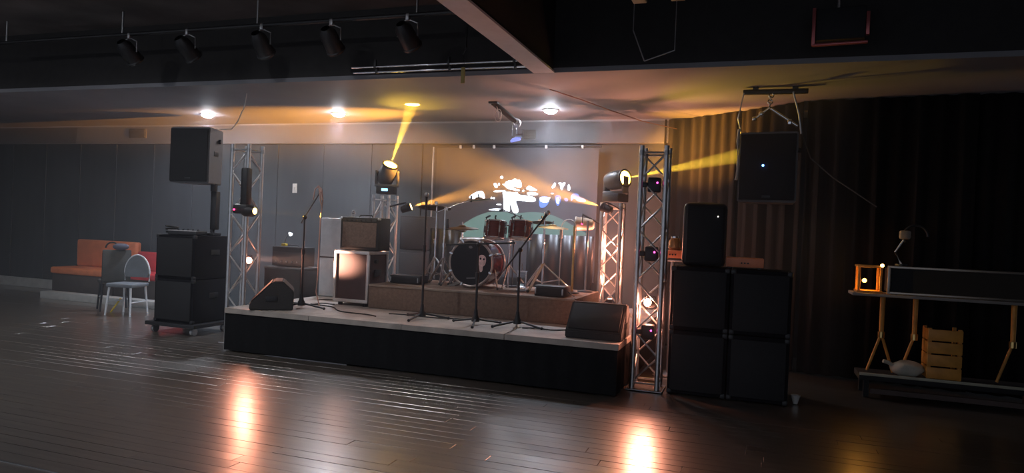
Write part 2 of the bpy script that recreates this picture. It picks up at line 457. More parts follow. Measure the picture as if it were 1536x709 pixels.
# unseen downlights added over the dance floor to give whitish floor reflections
for x, lb in ((-4.6, 'farthest from the grey beam'), (-1.6, 'midway along the row'), (1.4, 'nearest the grey beam')):
    t = thing('added_downlight', 'added unseen downlight in the high black ceiling over the dance floor, %s' % lb, 'light', (x, -2.6, 4.0), 0, 'added unseen downlights over the dance floor')
    B().torus(.098, .010, T(0, 0, -.006)).done('rim', WHITEMET, t)
    B().lathe([(.09, -.002), (.082, -.03), (.05, -.048), (.001, -.054)], 24).done('lens', lamp('added_downlight_glow', (.92, .94, 1), 60), t)
    light('SPOT', 'added_downlight_glow', None, (x, -2.6, 3.92), (.92, .94, 1), 95, (x-.4, -1.2, 0), 130, .9, .08)

# ------------------------------------------------------------------ projection screen
PIC = {}
PIC['white']=[[(1.808,2.004),(1.891,2.069),(1.974,2.11),(2.042,2.117),(2.074,2.081),(2.095,1.995),(2.049,1.962),(1.996,2.008),(1.954,2.007),(1.937,1.991)],[(2.318,2.328),(2.342,2.349),(2.37,2.342),(2.372,2.313),(2.344,2.305)],[(2.219,2.233),(2.263,2.245),(2.299,2.18),(2.267,2.163),(2.237,2.186)],[(2.292,2.234),(2.318,2.246),(2.326,2.211),(2.307,2.195)],[(2.352,2.232),(2.405,2.221),(2.412,2.26),(2.469,2.284),(2.518,2.282),(2.542,2.308),(2.579,2.309),(2.592,2.289),(2.64,2.299),(2.676,2.226),(2.662,2.171),(2.605,2.178),(2.546,2.2),(2.522,2.189),(2.589,2.154),(2.647,2.148),(2.643,2.125),(2.557,2.138),(2.458,2.152),(2.41,2.193)],[(2.227,2.124),(2.376,2.135),(2.386,2.111),(2.231,2.1)],[(2.369,2.111),(2.401,2.14),(2.427,2.109),(2.493,2.111),(2.543,2.102),(2.608,2.113),(2.626,2.07),(2.724,2.065),(2.837,2.052),(2.895,2.03),(2.902,1.977),(2.793,1.966),(2.629,1.993),(2.581,1.973),(2.616,1.915),(2.646,1.8),(2.556,1.793),(2.523,1.882),(2.491,1.958),(2.489,1.912),(2.506,1.819),(2.457,1.805),(2.406,1.829),(2.395,1.909),(2.395,2.003)],[(2.156,1.84),(2.289,1.856),(2.414,1.847),(2.426,1.824),(2.29,1.831),(2.173,1.828)],[(2.68,2.133),(2.707,2.149),(2.721,2.131),(2.697,2.11)],[(2.733,2.157),(2.766,2.2),(2.798,2.209),(2.848,2.183),(2.913,2.15),(2.906,2.135),(2.817,2.139)],[(2.751,2.096),(2.786,2.117),(2.883,2.113),(2.932,2.096),(2.925,2.069),(2.788,2.066)],[(2.179,1.997),(2.197,2.042),(2.216,1.998)],[(2.219,1.998),(2.236,2.039),(2.257,1.999)],[(2.278,1.922),(2.361,1.927),(2.361,1.908),(2.286,1.912)],[(3.131,2.188),(3.178,2.268),(3.198,2.25),(3.189,2.197),(3.151,2.176)],[(3.226,2.258),(3.265,2.267),(3.297,2.252),(3.327,2.271),(3.348,2.26),(3.307,2.192),(3.297,2.146),(3.273,2.176),(3.266,2.229)],[(3.375,2.148),(3.383,2.241),(3.406,2.239),(3.425,2.156)],[(3.125,2.109),(3.173,2.11),(3.17,2.095),(3.131,2.094)],[(2.966,2.05),(3.133,2.048),(3.107,2.02),(3.097,1.967),(2.977,1.971),(2.961,2.017)],[(3.213,2.023),(3.235,2.054),(3.264,2.024),(3.255,1.948),(3.223,1.963)],[(3.02,1.40),(3.03,1.46),(3.20,1.48),(3.30,1.44),(3.29,1.40)]]
PIC['blue']=[[(2.949,2.062),(3.109,2.058),(3.104,1.975),(3.083,1.928),(3.021,1.881),(2.957,1.894)],[(3.186,2.083),(3.289,2.078),(3.278,1.964),(3.241,1.91),(3.207,1.962)],[(3.428,2.104),(3.543,2.114),(3.553,2.061),(3.654,2.034),(3.664,1.982),(3.533,1.993),(3.485,2.045),(3.433,1.983)],[(3.329,2.041),(3.384,2.042),(3.401,1.998),(3.347,1.989)]]
PIC['teal']=[[(1.461,1.383),(1.591,1.491),(1.807,1.643),(2.001,1.752),(2.237,1.82),(2.611,1.791),(2.871,1.829),(3.139,1.798),(3.345,1.717),(3.57,1.599),(3.812,1.474)]]
sc_ = thing('projection_screen', 'grey hanging projection cloth showing a blown-out picture behind the drums', 'screen', (0, 2.87, 0))
B().box((2.54, 0, 1.81), (2.56, .012, 1.92)).done('cloth', SCREEN, sc_)
B().cyl((1.22, 0, 2.80), (3.86, 0, 2.80), .018).done('top_bar', BLKPLA, sc_)
for x in (1.66, 1.88, 2.21, 3.03, 3.58):
    B().box((x, -.02, 2.785), (.035, .03, .05), bevel=.006).done('clip', WHITEMET, sc_)
B().box((2.54, -.008, .86), (2.56, .03, .05)).done('bottom_hem', SCREEN, sc_)
def smooth_poly(p, it=2):
    for _ in range(it):
        q = []
        for i in range(len(p)):
            a, b = p[i], p[(i+1) % len(p)]
            q += [(a[0]*.75+b[0]*.25, a[1]*.75+b[1]*.25), (a[0]*.25+b[0]*.75, a[1]*.25+b[1]*.75)]
        p = q
    return p
for name, key, dy, c, s_ in (('picture_floor', 'teal', .008, (.25, .48, .44), .30), 
                             ('picture_blue', 'blue', .0095, (.12, .26, .95), .85), ('picture_bright', 'white', .0105, (.82, .88, 1), 3.6)):
    for p in PIC[key]: B().prism(smooth_poly(p), -dy-.0006, -dy).done(name, lamp(name+'_light', c, s_), sc_)
t = thing('backdrop_stand', 'thin upright stand pole beside the projection screen', 'stand', (1.22, 2.82, RZ_-.3))
B().cyl((0, 0, 0), (0, 0, 2.28), .014).done('pole', STEEL, t)
for k in range(3):
    a = k*2.094+.5
    B().cyl((0, 0, .35), (.13*math.cos(a), .13*math.sin(a), .015), .009).done('leg', STEEL, t)

# black drape below the screen
o = drape('pleated_drape', [(2.95, 2.36), (3.96, 2.28)], SZ+.005, 1.50, .02, .2, mat('shiny_black_drape', (.011, .010, .011), .42, spec=.4), 'shiny black pleated drape under the screen beside the drums')
o = drape('pleated_drape', [(1.46, 2.34), (2.0, 2.36)], SZ+.005, 1.52, .02, .2, MATS['shiny_black_drape'], 'shiny black pleated drape behind the hi-hat stand')

# ------------------------------------------------------------------ ceiling bracket arm
t = thing('ceiling_bracket', 'black ceiling arm with chrome clamps and cable loop before the screen', 'bracket', (2.70, 1.50, 3.2))
B().box((0, 0, -.012), (.12, .10, .024), bevel=.004).done('ceiling_plate', BLKPLA, t)
B().cyl((-.01, 0, -.01), (.21, .28, -.21), .038, n=14).done('arm', BLKPLA, t)
B().torus(.05, .018, axis((.22, .29, -.23), (.6, -.6, .1))).done('knuckle', STEEL, t)
B().cyl((.235, .29, -.25), (.235, .30, -.42), .02).done('drop_tube', CHROME, t)
B().cyl((.17, .29, -.25), (.165, .30, -.40), .008).done('side_rod', CHROME, t)
B().box((.26, .30, -.40), (.10, .05, .05), bevel=.012).done('clamp', CHROME, t)
B().cyl((.31, .30, -.42), (.315, .30, -.32), .014).done('clamp_bolt', CHROME, t)
B().lathe([(.07, 0), (.075, .02), (.04, .045)], 18, axis((.22, .30, -.47), (-.2, -.3, 1))).done('lens_cap', lamp('blue_glow_cap', (.25, .30, 1), .9), t)
lp = []
for k in range(30):
    a = k/29*2*math.pi*1.25-1.2
    lp.append((.05+.045*math.cos(a), .04, -.15+.075*math.sin(a)-k*.0012))
B().path([(.02, 0, -.02), (.04, .02, -.07)]+lp, .005).done('cable', CABLEW, t)

# ------------------------------------------------------------------ speakers
def subwoofer(x, y, z, wd, d, h, label, group, rz=0.):
    t = thing('subwoofer', label, 'speaker', (x, y, z), rz, group)
    B().box((0, 0, h/2), (wd, d, h-.002), bevel=.012).done('cabinet', CARPET, t)
    B().box((0, -d/2-.006, h/2), (wd*.90, .018, h*.88), bevel=.006).done('grille', GRILLE, t)
    for sx in (-1, 1): B().box((sx*(wd/2+.002), .05, h*.62), (.012, .16, .07), bevel=.005).done('handle', BLKPLA, t)
    for sx in (-1, 1):
        for sz in (0, 1):
            B().box((sx*(wd/2-.022), -d/2+.018, .022+sz*(h-.044)), (.05, .05, .05), bevel=.012).done('corner_cap', BLKPLA, t)
    return t
def dolly(x, y, wd, d, label, rz=0.):
    t = thing('dolly', label, 'dolly', (x, y, 0), rz)
    B().box((0, 0, .125), (wd, d, .05), bevel=.008).done('board', BLKPLA, t)
    for sx in (-1, 1):
        for sy in (-1, 1):
            c = B().cyl((sx*(wd/2-.09)-.02, sy*(d/2-.09), .05), (sx*(wd/2-.09)+.02, sy*(d/2-.09), .05), .05, n=18).done('caster', STEEL, t)
            B().box((sx*(wd/2-.09), sy*(d/2-.09), .088), (.06, .04, .03), bevel=.006).done('fork', STEEL, c)
dolly(-1.14, .44, .82, .72, 'black wheeled dolly under the tall speaker stack')
G = 'black subwoofer cabinets'
subwoofer(-1.13, .44, .152, .64, .62, .57, 'black subwoofer on the wheeled dolly, lower of the stack', G)
subwoofer(-1.13, .44, .724, .64, .62, .57, 'black subwoofer atop the stack by the truss with gear on it', G)
# pole and top speaker
t = thing('speaker_pole', 'black speaker pole rising from the tall subwoofer stack', 'stand', (-.95, .58, 1.296))
B().cyl((0, 0, 0), (0, 0, .66), .03).done('pole', BLKPLA, t)
B().cyl((0, 0, .60), (0, 0, .70), .045).done('socket', BLKPLA, t)
B().box((0, 0, .02), (.16, .16, .04), bevel=.01).done('foot', BLKPLA, t)
B().box((.03, 0, .34), (.10, .08, .52), bevel=.015).done('power_column', BLKPLA, t)
def top_speaker(name, loc, rz, label, wd=.60, d=.44, h=.74, taper=.62, led=False):
    t = thing(name, label, 'speaker', loc, rz, 'full-range speaker cabinets')
    poly = [(-wd/2, -d/2), (wd/2, -d/2), (wd/2*taper, d/2), (-wd/2*taper, d/2)]
    M = Matrix(((1, 0, 0, 0), (0, 0, 1, 0), (0, 1, 0, 0), (0, 0, 0, 1)))
    b = B().prism(poly, 0, h, M)
    bmesh.ops.bevel(b.bm, geom=list(b.bm.edges), offset=.012, segments=2, affect='EDGES')
    b.done('cabinet', mat('charcoal_speaker_paint', (.12, .12, .125), .55, bump=.3, scale=60), t)
    g = B().box((0, -d/2-.008, h/2), (wd*.94, .022, h*.94), bevel=.008).done('grille', GRILLE, t)
    B().box((0, -d/2-.021, h*.08), (.09, .006, .03), bevel=.002).done('badge', BLKPLA, g)
    ang = math.atan2(d, wd/2*(1-taper))
    for sx in (-1, 1):
        x = sx*wd/2*(1+taper)/2
        B().box((0, 0, 0), (.14, .014, .07), bevel=.005).done('handle', BLKPLA, t, (x, 0, h*.55), (0, 0, sx*(math.pi-ang)+ (0)))
        B().cyl((x, .05, h*.78), (x+sx*.03, .06, h*.78), .03, n=14).done('fly_point', BLKPLA, t)
    if led: B().ball((-.04, -d/2-.022, h*.52), .012).done('indicator', L_BLUE, t)
    return t
top_speaker('pole_speaker', (-1.13, .50, 1.985), math.radians(6), 'grey-sided black speaker on a pole above the subwoofer stack')
B_ = 'full-range speaker cabinets'
top_speaker('flown_speaker', (6.11, 1.10, 1.95), math.radians(-8), 'black speaker hanging from a ceiling bar with a blue light', wd=.60, d=.42, h=.75, taper=.8, led=True)
# rigging of the flown speaker
t = thing('rigging_bar', 'black ceiling rigging bar with chrome clamps above the flown speaker', 'rigging', (6.13, 1.02, 3.2))
B().box((0, 0, -.05), (.66, .06, .05), bevel=.006).done('bar', BLKPLA, t)
for sx in (-.2, .2): B().box((sx, 0, -.012), (.06, .06, .03), bevel=.004).done('ceiling_mount', BLKPLA, t)
B().path([(-.32, -.03, -.06), (-.37, -.02, -.34), (-.33, .02, -.50)], .007).done('strap', STEEL, t)
B().path([(.18, -.03, -.06), (.25, .0, -.30), (.28, .03, -.50)], .010).done('strap', STEEL, t)
for k in range(4):
    B().torus(.024, .008, T(-.04-.004*k, -.01, -.09-.034*k) @ Rz(k*1.57) @ Rx(1.57), n=14).done('chain_link', CHROME, t)
B().cyl((-.05, 0, -.22), (-.22, .0, -.36), .012).done('chain_arm', CHROME, t)
B().ball((-.13, 0, -.29), .032).done('clamp', CHROME, t)
B().ball((-.20, 0, -.34), .026).done('clamp', CHROME, t)
B().cyl((-.04, 0, -.23), (.24, .02, -.42), .016).done('brace_tube', CHROME, t)
B().box((.16, .01, -.375), (.04, .05, .06), Ry(.6) if False else None, bevel=.008).done('clamp', CHROME, t)
B().path([(-.35, -.10, -.47), (-.36, -.14, -.60), (-.345, -.14, -.85), (-.36, -.14, -1.02)], .016).done('side_strap', mat('pale_strap', (.55, .5, .42), .7), t)
t = tag(B().path([(6.42, 1.1, 2.70), (6.52, 1.15, 2.45), (6.75, 1.2, 2.25), (7.05, 1.25, 2.05), (7.2, 1.28, 1.95)], .007).done('speaker_cable', mat('grey_cable', (.12, .1, .09), .6)), 'thin cable sagging from the flown speaker along the drape', 'cable')

G = 'black subwoofer cabinets'
names = {(0, 0): 'black subwoofer on the floor beside the stage corner truss', (1, 0): 'black subwoofer on the floor below the long orange amplifier',
         (0, 1): 'upper black subwoofer carrying the rounded speaker', (1, 1): 'upper black subwoofer carrying the long orange amplifier'}
for (i, k), lb in names.items():
    subwoofer(5.505+i*.562, .30, .004+k*.628, .550, .60, .622, lb, G)
# rounded monitor speaker on top
t = thing('active_speaker', 'rounded black plastic speaker standing on the subwoofers', 'speaker', (5.51, .25, 1.256), math.radians(4))
b = B(); b.box((0, 0, .32), (.42, .34, .63), bevel=.06, seg=4); b.done('shell', BLKPLA, t)
B().box((0, -.165, .32), (.34, .02, .54), bevel=.008).done('grille', GRILLE, t)
B().box((0, 0, .635), (.16, .05, .02), bevel=.008).done('handle', BLKPLA, t)
B().ball((.12, -.176, .50), .006).done('indicator', lamp('white_led', (.9, .8, .7), 3), t)
def amp_box(loc, wd, h, label, rz=0.):
    t = thing('orange_amplifier', label, 'amplifier', loc, rz)
    B().box((0, 0, h/2), (wd, .28, h), bevel=.004).done('case', ORANGE, t)
    for k in range(3): B().cyl((-.03+k*.03-wd*.0, -.14, h*.45), (-.03+k*.03, -.152, h*.45), .008).done('knob', BLKPLA, t)
    for sx in (-1, 1): B().box((sx*wd*.4, -.02, -.008), (.03, .20, .016)).done('foot', BLKPLA, t)
    return t
amp_box((5.905, .30, 1.272), .35, .09, 'long orange amplifier on top of the subwoofers', .02)
t = thing('pedestal', 'thin dark stand behind the corner truss holding the small orange box', 'stand', (5.13, .95, 0))
B().cyl((0, 0, .02), (0, 0, 1.27), .02).done('pole', STEEL, t)
B().box((0, 0, .01), (.30, .30, .02), bevel=.006).done('foot', STEEL, t)
B().box((.02, 0, 1.28), (.30, .30, .02), bevel=.004).done('tray', STEEL, t)
amp_box((5.145, .94, 1.307), .24, .085, 'small orange box behind the stage corner truss')
t = thing('glass_jar', 'small shiny jar lamp on the small orange box', 'jar', (5.15, .94, 1.392))
B().lathe([(.055, 0), (.075, .03), (.07, .10), (.045, .135)], 16).done('body', mat('amber_glass', (.55, .28, .12), .12, .6), t)
B().lathe([(.047, .135), (.047, .155), (.01, .16)], 16).done('lid', CHROME, t)

# gear lying on the subwoofer stack
t = thing('mixer_box', 'flat black mixer with a pale top edge on the subwoofer stack', 'mixer', (-1.10, .30, 1.296), .2)
B().box((0, 0, .03), (.40, .26, .056), bevel=.008).done('case', BLKPLA, t)
B().box((0, -.125, .058), (.39, .02, .008)).done('edge_strip', CASEEDGE, t)
for k in range(5): B().cyl((-.15+k*.07, .02, .056), (-.15+k*.07, .02, .078), .012, n=10).done('knob', BLKPLA, t)
lp = [( -1.33+.06*math.cos(k*.55)*(1+.02*k), .26+.06*math.sin(k*.55), 1.305+.0035*k) for k in range(30)]
tag(B().path(lp, .011).done('coiled_cable', CABLEB), 'coiled black cable lying on top of the subwoofer stack', 'cable')

# ------------------------------------------------------------------ wedges
def wedge(loc, rz, wd, label):
    t = thing('floor_wedge', label, 'speaker', loc, rz, 'black floor wedge monitors')
    prof = [(-.24, 0), (.24, 0), (.24, .07), (-.02, .335), (-.12, .335), (-.24, .22)]
    M = Rz(math.pi/2)
    b = B().prism(prof, -wd/2, wd/2, M)
    bmesh.ops.bevel(b.bm, geom=list(b.bm.edges), offset=.010, segments=2, affect='EDGES')
    b.done('cabinet', mat('worn_black_carpet', (.035, .032, .032), .8, bump=.4, scale=60), t)
    a = math.atan2(.265, -.26)
    Mg = M @ T(.115, 0, .2075) @ Ry(-(math.pi-a)+math.pi/2 + math.pi/2 ) 
    B().box((0, 0, 0), (.32, wd*.90, .012), M @ T(.114, 0, .207) @ Ry(math.atan2(.265, .26)), bevel=.004).done('grille', GRILLE, t)
    for sx in (-1, 1): B().box((sx*(wd/2+.001), -.04 if False else 0, .13), (.012, .13, .06), bevel=.004).done('handle', BLKPLA, t)
    return t
wedge((.62, -.13, SZ+.002), math.radians(126), .52, 'black floor wedge tilted up beside the tall truss and boom stand')
wedge((4.53, -.06, SZ+.002), math.radians(180), .56, 'black floor wedge at the stage corner beside the glowing trusses')

# ------------------------------------------------------------------ backline
t = thing('road_case', 'road case with bright metal edges under the guitar amp', 'road case', (1.20, .88, SZ))
B().box((0, 0, .37), (.46, .46, .62)).done('body', CASEBODY, t)
for sx in (-1, 1):
    for sy in (-1, 1):
        B().box((sx*.235, sy*.235, .37), (.036, .036, .64), bevel=.006).done('edge_rail', CASEEDGE, t)
for zz in (.065, .675):
    for sy in (-1, 1): B().box((0, sy*.235, zz), (.50, .04, .04), bevel=.006).done('cross_rail', CASEEDGE, t)
    for sx in (-1, 1): B().box((sx*.235, 0, zz), (.04, .50, .04), bevel=.006).done('cross_rail', CASEEDGE, t)
for sx in (-1, 1):
    for sy in (-1, 1): B().lathe([(.03, 0), (.03, .045)], 12, T(sx*.18, sy*.18, 0)).done('foot', BLKPLA, t)
B().box((.255, -.02, .42), (.02, .15, .09), bevel=.006).done('handle', BLKPLA, t)
B().cyl((.255, -.1, .57), (.29, -.1, .57), .03).done('connector', BLKPLA, t)
t = thing('guitar_amp', 'black guitar combo amp with brown grille cloth on the road case', 'amplifier', (1.25, .86, 1.197))
B().box((0, 0, .215), (.56, .30, .42), bevel=.015).done('cabinet', TOLEX, t)
B().box((0, -.15, .205), (.49, .012, .31), bevel=.003).done('grille_cloth', GRCLOTH, t)
B().box((0, -.152, .385), (.49, .012, .035), bevel=.003).done('control_panel', mat('panel_dark', (.05, .045, .04), .4), t)
for k in range(6): B().cyl((-.18+k*.07, -.156, .385), (-.18+k*.07, -.172, .385), .010, n=10).done('knob', BLKPLA, t)
B().path([(-.10, 0, .43), (-.08, 0, .455), (.08, 0, .455), (.10, 0, .43)], .010).done('handle', BLKPLA, t)
for sx in (-1, 1): B().box((sx*.27, -.13, .41), (.03, .05, .03), bevel=.008).done('corner_cap', STEEL, t)
t = thing('tall_cabinet', 'tall pale grey speaker cabinet behind the guitar amp', 'speaker', (.43, 1.58, SZ))
for k in range(2):
    b_ = B().box((0, 0, .275+k*.555), (.46, .36, .545), bevel=.012).done('cabinet', PALECAB, t)
    B().box((0, -.18, .275+k*.555), (.40, .014, .48), bevel=.004).done('grille', mat('light_grille', (.55, .55, .56), .8), b_)
B().box((-.02, 0, .5525), (.48, .37, .02)).done('seam', BLKPLA, t)
t = thing('knob_clip', 'small knob-topped metal clip standing on the guitar amp', 'clip', (1.06, .86, 1.625))
B().cyl((0, 0, 0), (0, 0, .04), .022, .018).done('base', STEEL, t)
B().ball((0, 0, .06), .024).done('knob', CHROME, t)
# stacked black cabinets behind
for z, h, lb in ((SZ, .69, 'lower black bass cabinet behind the short truss'), (SZ+.692, .50, 'upper black bass cabinet stacked behind the short truss')):
    t = thing('bass_cabinet', lb, 'speaker', (1.22, 2.44, z), 0, 'stacked black bass cabinets')
    B().box((0, 0, h/2), (.44, .40, h-.004), bevel=.012).done('cabinet', mat('scuffed_black_carpet', (.05, .045, .045), .8, bump=.3, scale=50), t)
    B().box((0, -.202, h/2), (.39, .014, h*.86), bevel=.004).done('grille', mat('charcoal_grille', (.06, .055, .055), .55, .3, bump=.4, scale=80), t)
    for sx in (-1, 1): B().box((sx*.221, 0, h*.6), (.012, .13, .06), bevel=.004).done('handle', BLKPLA, t)
# gear left rear: rack on case
t = thing('gear_trunk', 'dark trunk on the floor behind the tall truss', 'trunk', (-.42, 1.62, 0))
B().box((0, 0, .44), (.62, .45, .80), bevel=.012).done('body', mat('trunk_brown', (.05, .038, .032), .7), t)
B().box((0, 0, .855), (.64, .47, .03), bevel=.006).done('lid', mat('trunk_lid', (.16, .14, .13), .6), t)
B().box((0, -.235, .62), (.16, .016, .05), bevel=.005).done('handle', STEEL, t)
for sx in (-1, 1): B().box((sx*.25, 0, .02), (.06, .40, .04)).done('runner', BLKPLA, t)
t = thing('amp_head', 'black amp head with small knobs on the trunk behind the tall truss', 'amplifier', (-.40, 1.62, .872))
B().box((0, 0, .15), (.54, .28, .28), bevel=.012).done('cabinet', TOLEX, t)
B().box((0, -.142, .13), (.48, .012, .17), bevel=.003).done('front_panel', mat('head_panel', (.06, .052, .048), .5), t)
for k in range(5): B().cyl((-.18+k*.09, -.148, .075), (-.18+k*.09, -.166, .075), .012, n=10).done('knob', STEEL, t)
B().path([(-.09, 0, .29), (-.07, 0, .315), (.07, 0, .315), (.09, 0, .29)], .009).done('handle', BLKPLA, t)
t = thing('gooseneck_lamp', 'little clip lamp with bright tip on the amp head', 'lamp', (-.55, 1.60, 1.164))
B().box((0, 0, .02), (.08, .06, .04), bevel=.01).done('base', YEL, t)
B().path([(0, 0, .04), (.01, 0, .10), (.04, 0, .16), (.08, -.01, .20)], .007).done('neck', STEEL, t)
B().lathe([(.012, 0), (.03, .05)], 12, axis((.08, -.01, .20), (.7, -.2, -.4))).done('shade', lamp('lamp_tip', (.8, .9, 1), 1.6), t)

# boxes at the drum riser
def monitor_box(loc, rz, wd, d, h, label):
    t = thing('riser_box', label, 'equipment', loc, rz)
    B().box((0, 0, h/2+.004), (wd, d, h), bevel=.008).done('case', BLKPLA, t)
    B().box((0, -d/2-.003, h/2), (wd*.86, .010, h*.66), bevel=.002).done('front_panel', GRILLE, t)
    for sx in (-1, 1): B().box((sx*wd*.45, -d/2-.012, h/2), (.014, .02, h*.6), bevel=.003).done('handle', STEEL, t)
monitor_box((3.80, .80, RZ_), -.05, .36, .26, .115, 'black rack unit on the end of the drum riser')
monitor_box((1.78, 1.10, RZ_), .04, .42, .28, .10, 'flat black box on the drum riser below the bass cabinets')

# ------------------------------------------------------------------ drum kit
def drum(t, M, r, depth, lugs=6, head_m=DHEAD, tune=True):
    """cylindrical drum along local z of M, from 0 to depth"""
    sh = B().lathe([(r, .01), (r, depth-.01)], 32, M, cap=False)
    s_ = sh.done('shell', REDLAC, t)
    for zz, nm in ((.006, 'bottom_head'), (depth-.006, 'top_head')):
        B().lathe([(r-.004, zz-.002), (r-.004, zz+.002)], 32, M).done(nm, head_m, t)
    for zz in (.004, depth-.004):
        B().torus(r+.008, .010, M @ T(0, 0, zz), n=36).done('hoop', CHROME, t)
    for k in range(lugs):
        a = 2*math.pi*k/lugs+.2
        l = B().box((0, 0, 0), (.022, .022, depth*.42), M @ Rz(a) @ T(r+.012, 0, depth/2), bevel=.006, seg=1).done('lug', CHROME, t)
        B().cyl((M @ Rz(a) @ Vector((r+.014, 0, .01))), (M @ Rz(a) @ Vector((r+.014, 0, depth-.01))), .004, n=6).done('tension_rod', CHROME, l)
    return s_
# bass drum
KR = .28
t = thing('bass_drum', 'dark red bass drum with black front head and pale emblem', 'drum', (2.66, 1.02, RZ_))
M = T(0, .47, KR+.03) @ Rx(math.pi/2)     # local z -> -y, front head at y=0
B().lathe([(KR, .01), (KR, .46)], 40, M, cap=False).done('shell', REDLAC, t)
fh = B().lathe([(KR-.004, .452), (KR-.004, .458)], 40, M).done('front_head', BHEAD, t)
B().lathe([(KR-.004, .01), (KR-.004, .016)], 40, M).done('batter_head', DHEAD, t)
for zz in (.02, .452):
    B().torus(KR+.008, .016, M @ T(0, 0, zz), n=40).done('hoop', mat('pale_hoop', (.42, .34, .30), .3, .4), t)
for k in range(8):
    a = 2*math.pi*k/8+.39
    l = B().box((0, 0, 0), (.03, .03, .16), M @ Rz(a) @ T(KR+.014, 0, .23), bevel=.008, seg=1).done('lug', CHROME, t)
    for z0, z1 in ((.0, .16), (.30, .468)): B().cyl(M @ Rz(a) @ Vector((KR+.022, 0, z0)), M @ Rz(a) @ Vector((KR+.022, 0, z1)), .005, n=6).done('tension_rod', CHROME, l)
    B().box((0, 0, 0), (.05, .03, .04), M @ Rz(a) @ T(KR+.008, 0, .456), bevel=.006, seg=1).done('claw', CHROME, t)
# emblem on the head (local: x right, z up on the front face y = +.012)
yf = .47-.4585
def emblem(poly, dy, m, nm): B().prism([(x, z+KR+.03) for x, z in poly], yf-dy-.0005, yf-dy).done(nm, m, fh)
emblem(smooth_poly([(.10, .02), (.09, .08), (.14, .115), (.20, .09), (.205, .03), (.19, -.02), (.165, -.03), (.16, -.10), (.125, -.11), (.115, -.04)]), .0005, SKULL, 'emblem')
emblem(smooth_poly([(.115, .05), (.12, .075), (.142, .07), (.14, .045)]), .0012, BHEAD, 'emblem_eye')
emblem(smooth_poly([(.16, .045), (.165, .07), (.188, .065), (.182, .04)]), .0012, BHEAD, 'emblem_eye')
emblem(smooth_poly([(-.03, .18), (-.04, .205), (-.01, .215), (.02, .20), (.01, .18)]), .0005, mat('grey_print', (.16, .15, .15), .6), 'small_print')
emblem([(-.05, -.185), (.07, -.175), (.07, -.19), (-.05, -.20)], .0005, MATS['grey_print'], 'small_print')
for sx in (-1, 1):
    B().cyl((sx*(KR-.01), .15, KR-.05), (sx*(KR+.10), -.02, .012), .011).done('spur', CHROME, t)
    B().ball((sx*(KR+.10), -.02, .014), .016).done('spur_tip', BLKPLA, t)
# rack toms
TP = [(2.86, 1.30, 1.425), (3.20, 1.30, 1.435)]
for i, (x, y, z) in enumerate(TP):
    t = thing('rack_tom', ['dark red rack tom above the bass drum emblem', 'dark red rack tom beside the boom mic stand'][i], 'drum', (x, y, z), 0, 'dark red rack toms')
    M = Rx(-.16)
    drum(t, M, .128+i*.006, .22)
    # clip mic
    B().path([(-.06, -.12, .20), (-.07, -.13, .26), (-.05, -.06, .285)], .013).done('clip_mic', FOAMM, t)
    B().path([(-.02, .10, .21), (-.03, .08, .27), (0, .02, .29)], .011).done('clip_mic', FOAMM, t)
t = thing('tom_mount', 'chrome double tom post between the rack toms', 'stand', (3.03, 1.40, RZ_))
B().cyl((0, 0, 0), (0, 0, .86), .016).done('post', CHROME, t)
B().cyl((0, 0, .55), (0, 0, .60), .026).done('collar', CHROME, t)
for sx in (-1, 1): B().path([(0, 0, .80), (sx*.05, -.02, .80), (sx*.07, -.04, .76)], .012).done('tom_arm', CHROME, t)
for k in range(3):
    a = k*2.094+.6
    B().cyl((0, 0, .30), (.26*math.cos(a), .26*math.sin(a), .012), .011).done('leg', CHROME, t)
t = thing('overhead_mic', 'small microphone on a thin arm between the rack toms', 'microphone', (3.03, 1.56, RZ_))
B().cyl((0, 0, .01), (0, 0, .96), .008).done('pole', BLKPLA, t)
B().cyl((0, 0, 0), (0, 0, .02), .09).done('base', BLKPLA, t)
B().cyl((.12, 0, .90), (-.16, 0, 1.00), .007).done('boom', BLKPLA, t)
B().cyl((-.16, 0, 1.0), (-.21, -.02, .985), .018).done('capsule', BLKPLA, t)
# stand helper
def tripod(t, h, r, spread=.30, m=CHROME, rz=.4, z_hub=.34, tube=.012, double=True, segs=((0, .5, .015), (.5, 1, .011))):
    for a0, a1, rr in segs: B().cyl((0, 0, .05 if a0 == 0 else h*a0), (0, 0, h*a1), rr).done('pole', m, t)
    B().cyl((0, 0, h*.48), (0, 0, h*.53), .024).done('clutch', m, t)
    for k in range(3):
        a = k*2.094+rz; e = Vector((spread*math.cos(a), spread*math.sin(a), .014))
        l = B().cyl((0, 0, z_hub), e, tube*.8).done('leg', m, t)
        if double:
            off = Vector((-math.sin(a), math.cos(a), 0))*.02
            B().cyl(Vector((0, 0, z_hub))+off, e+off, tube*.6).done('brace', m, l)
        B().cyl((0, 0, .10), e*.55+Vector((0, 0, z_hub*.40)), tube*.6).done('strut', m, t)
        B().ball(e, .02).done('rubber_foot', BLKPLA, l)
def cymbal(t, c, r, tilt, m, name='cymbal', az=0.):
    M = T(*c) @ Rz(az) @ Rx(tilt)
    o = B().lathe([(.010, .035), (.04, .030), (.055, .014), (r*.6, .006), (r, -.008), (r, -.010), (r*.6, .003), (.05, .009), (.010, .030)], 36, M).done(name, m, t)
    B().cyl(M @ Vector((0, 0, .02)), M @ Vector((0, 0, .075)), .010).done('wing_nut', CHROME, o)
# hi-hat
t = thing('hi_hat', 'chrome hi-hat stand with dark cymbals over the snare', 'cymbal', (2.36, 1.42, RZ_))
tripod(t, .80, .3, .22, rz=.2)
cymbal(t, (0, 0, .745), .215, math.radians(4), DCYM, 'top_cymbal'); cymbal(t, (0, 0, .72), .215, math.radians(184), DCYM, 'bottom_cymbal')
B().box((0, -.16, .03), (.09, .26, .02), Rx(.12)).done('pedal', STEEL, t)
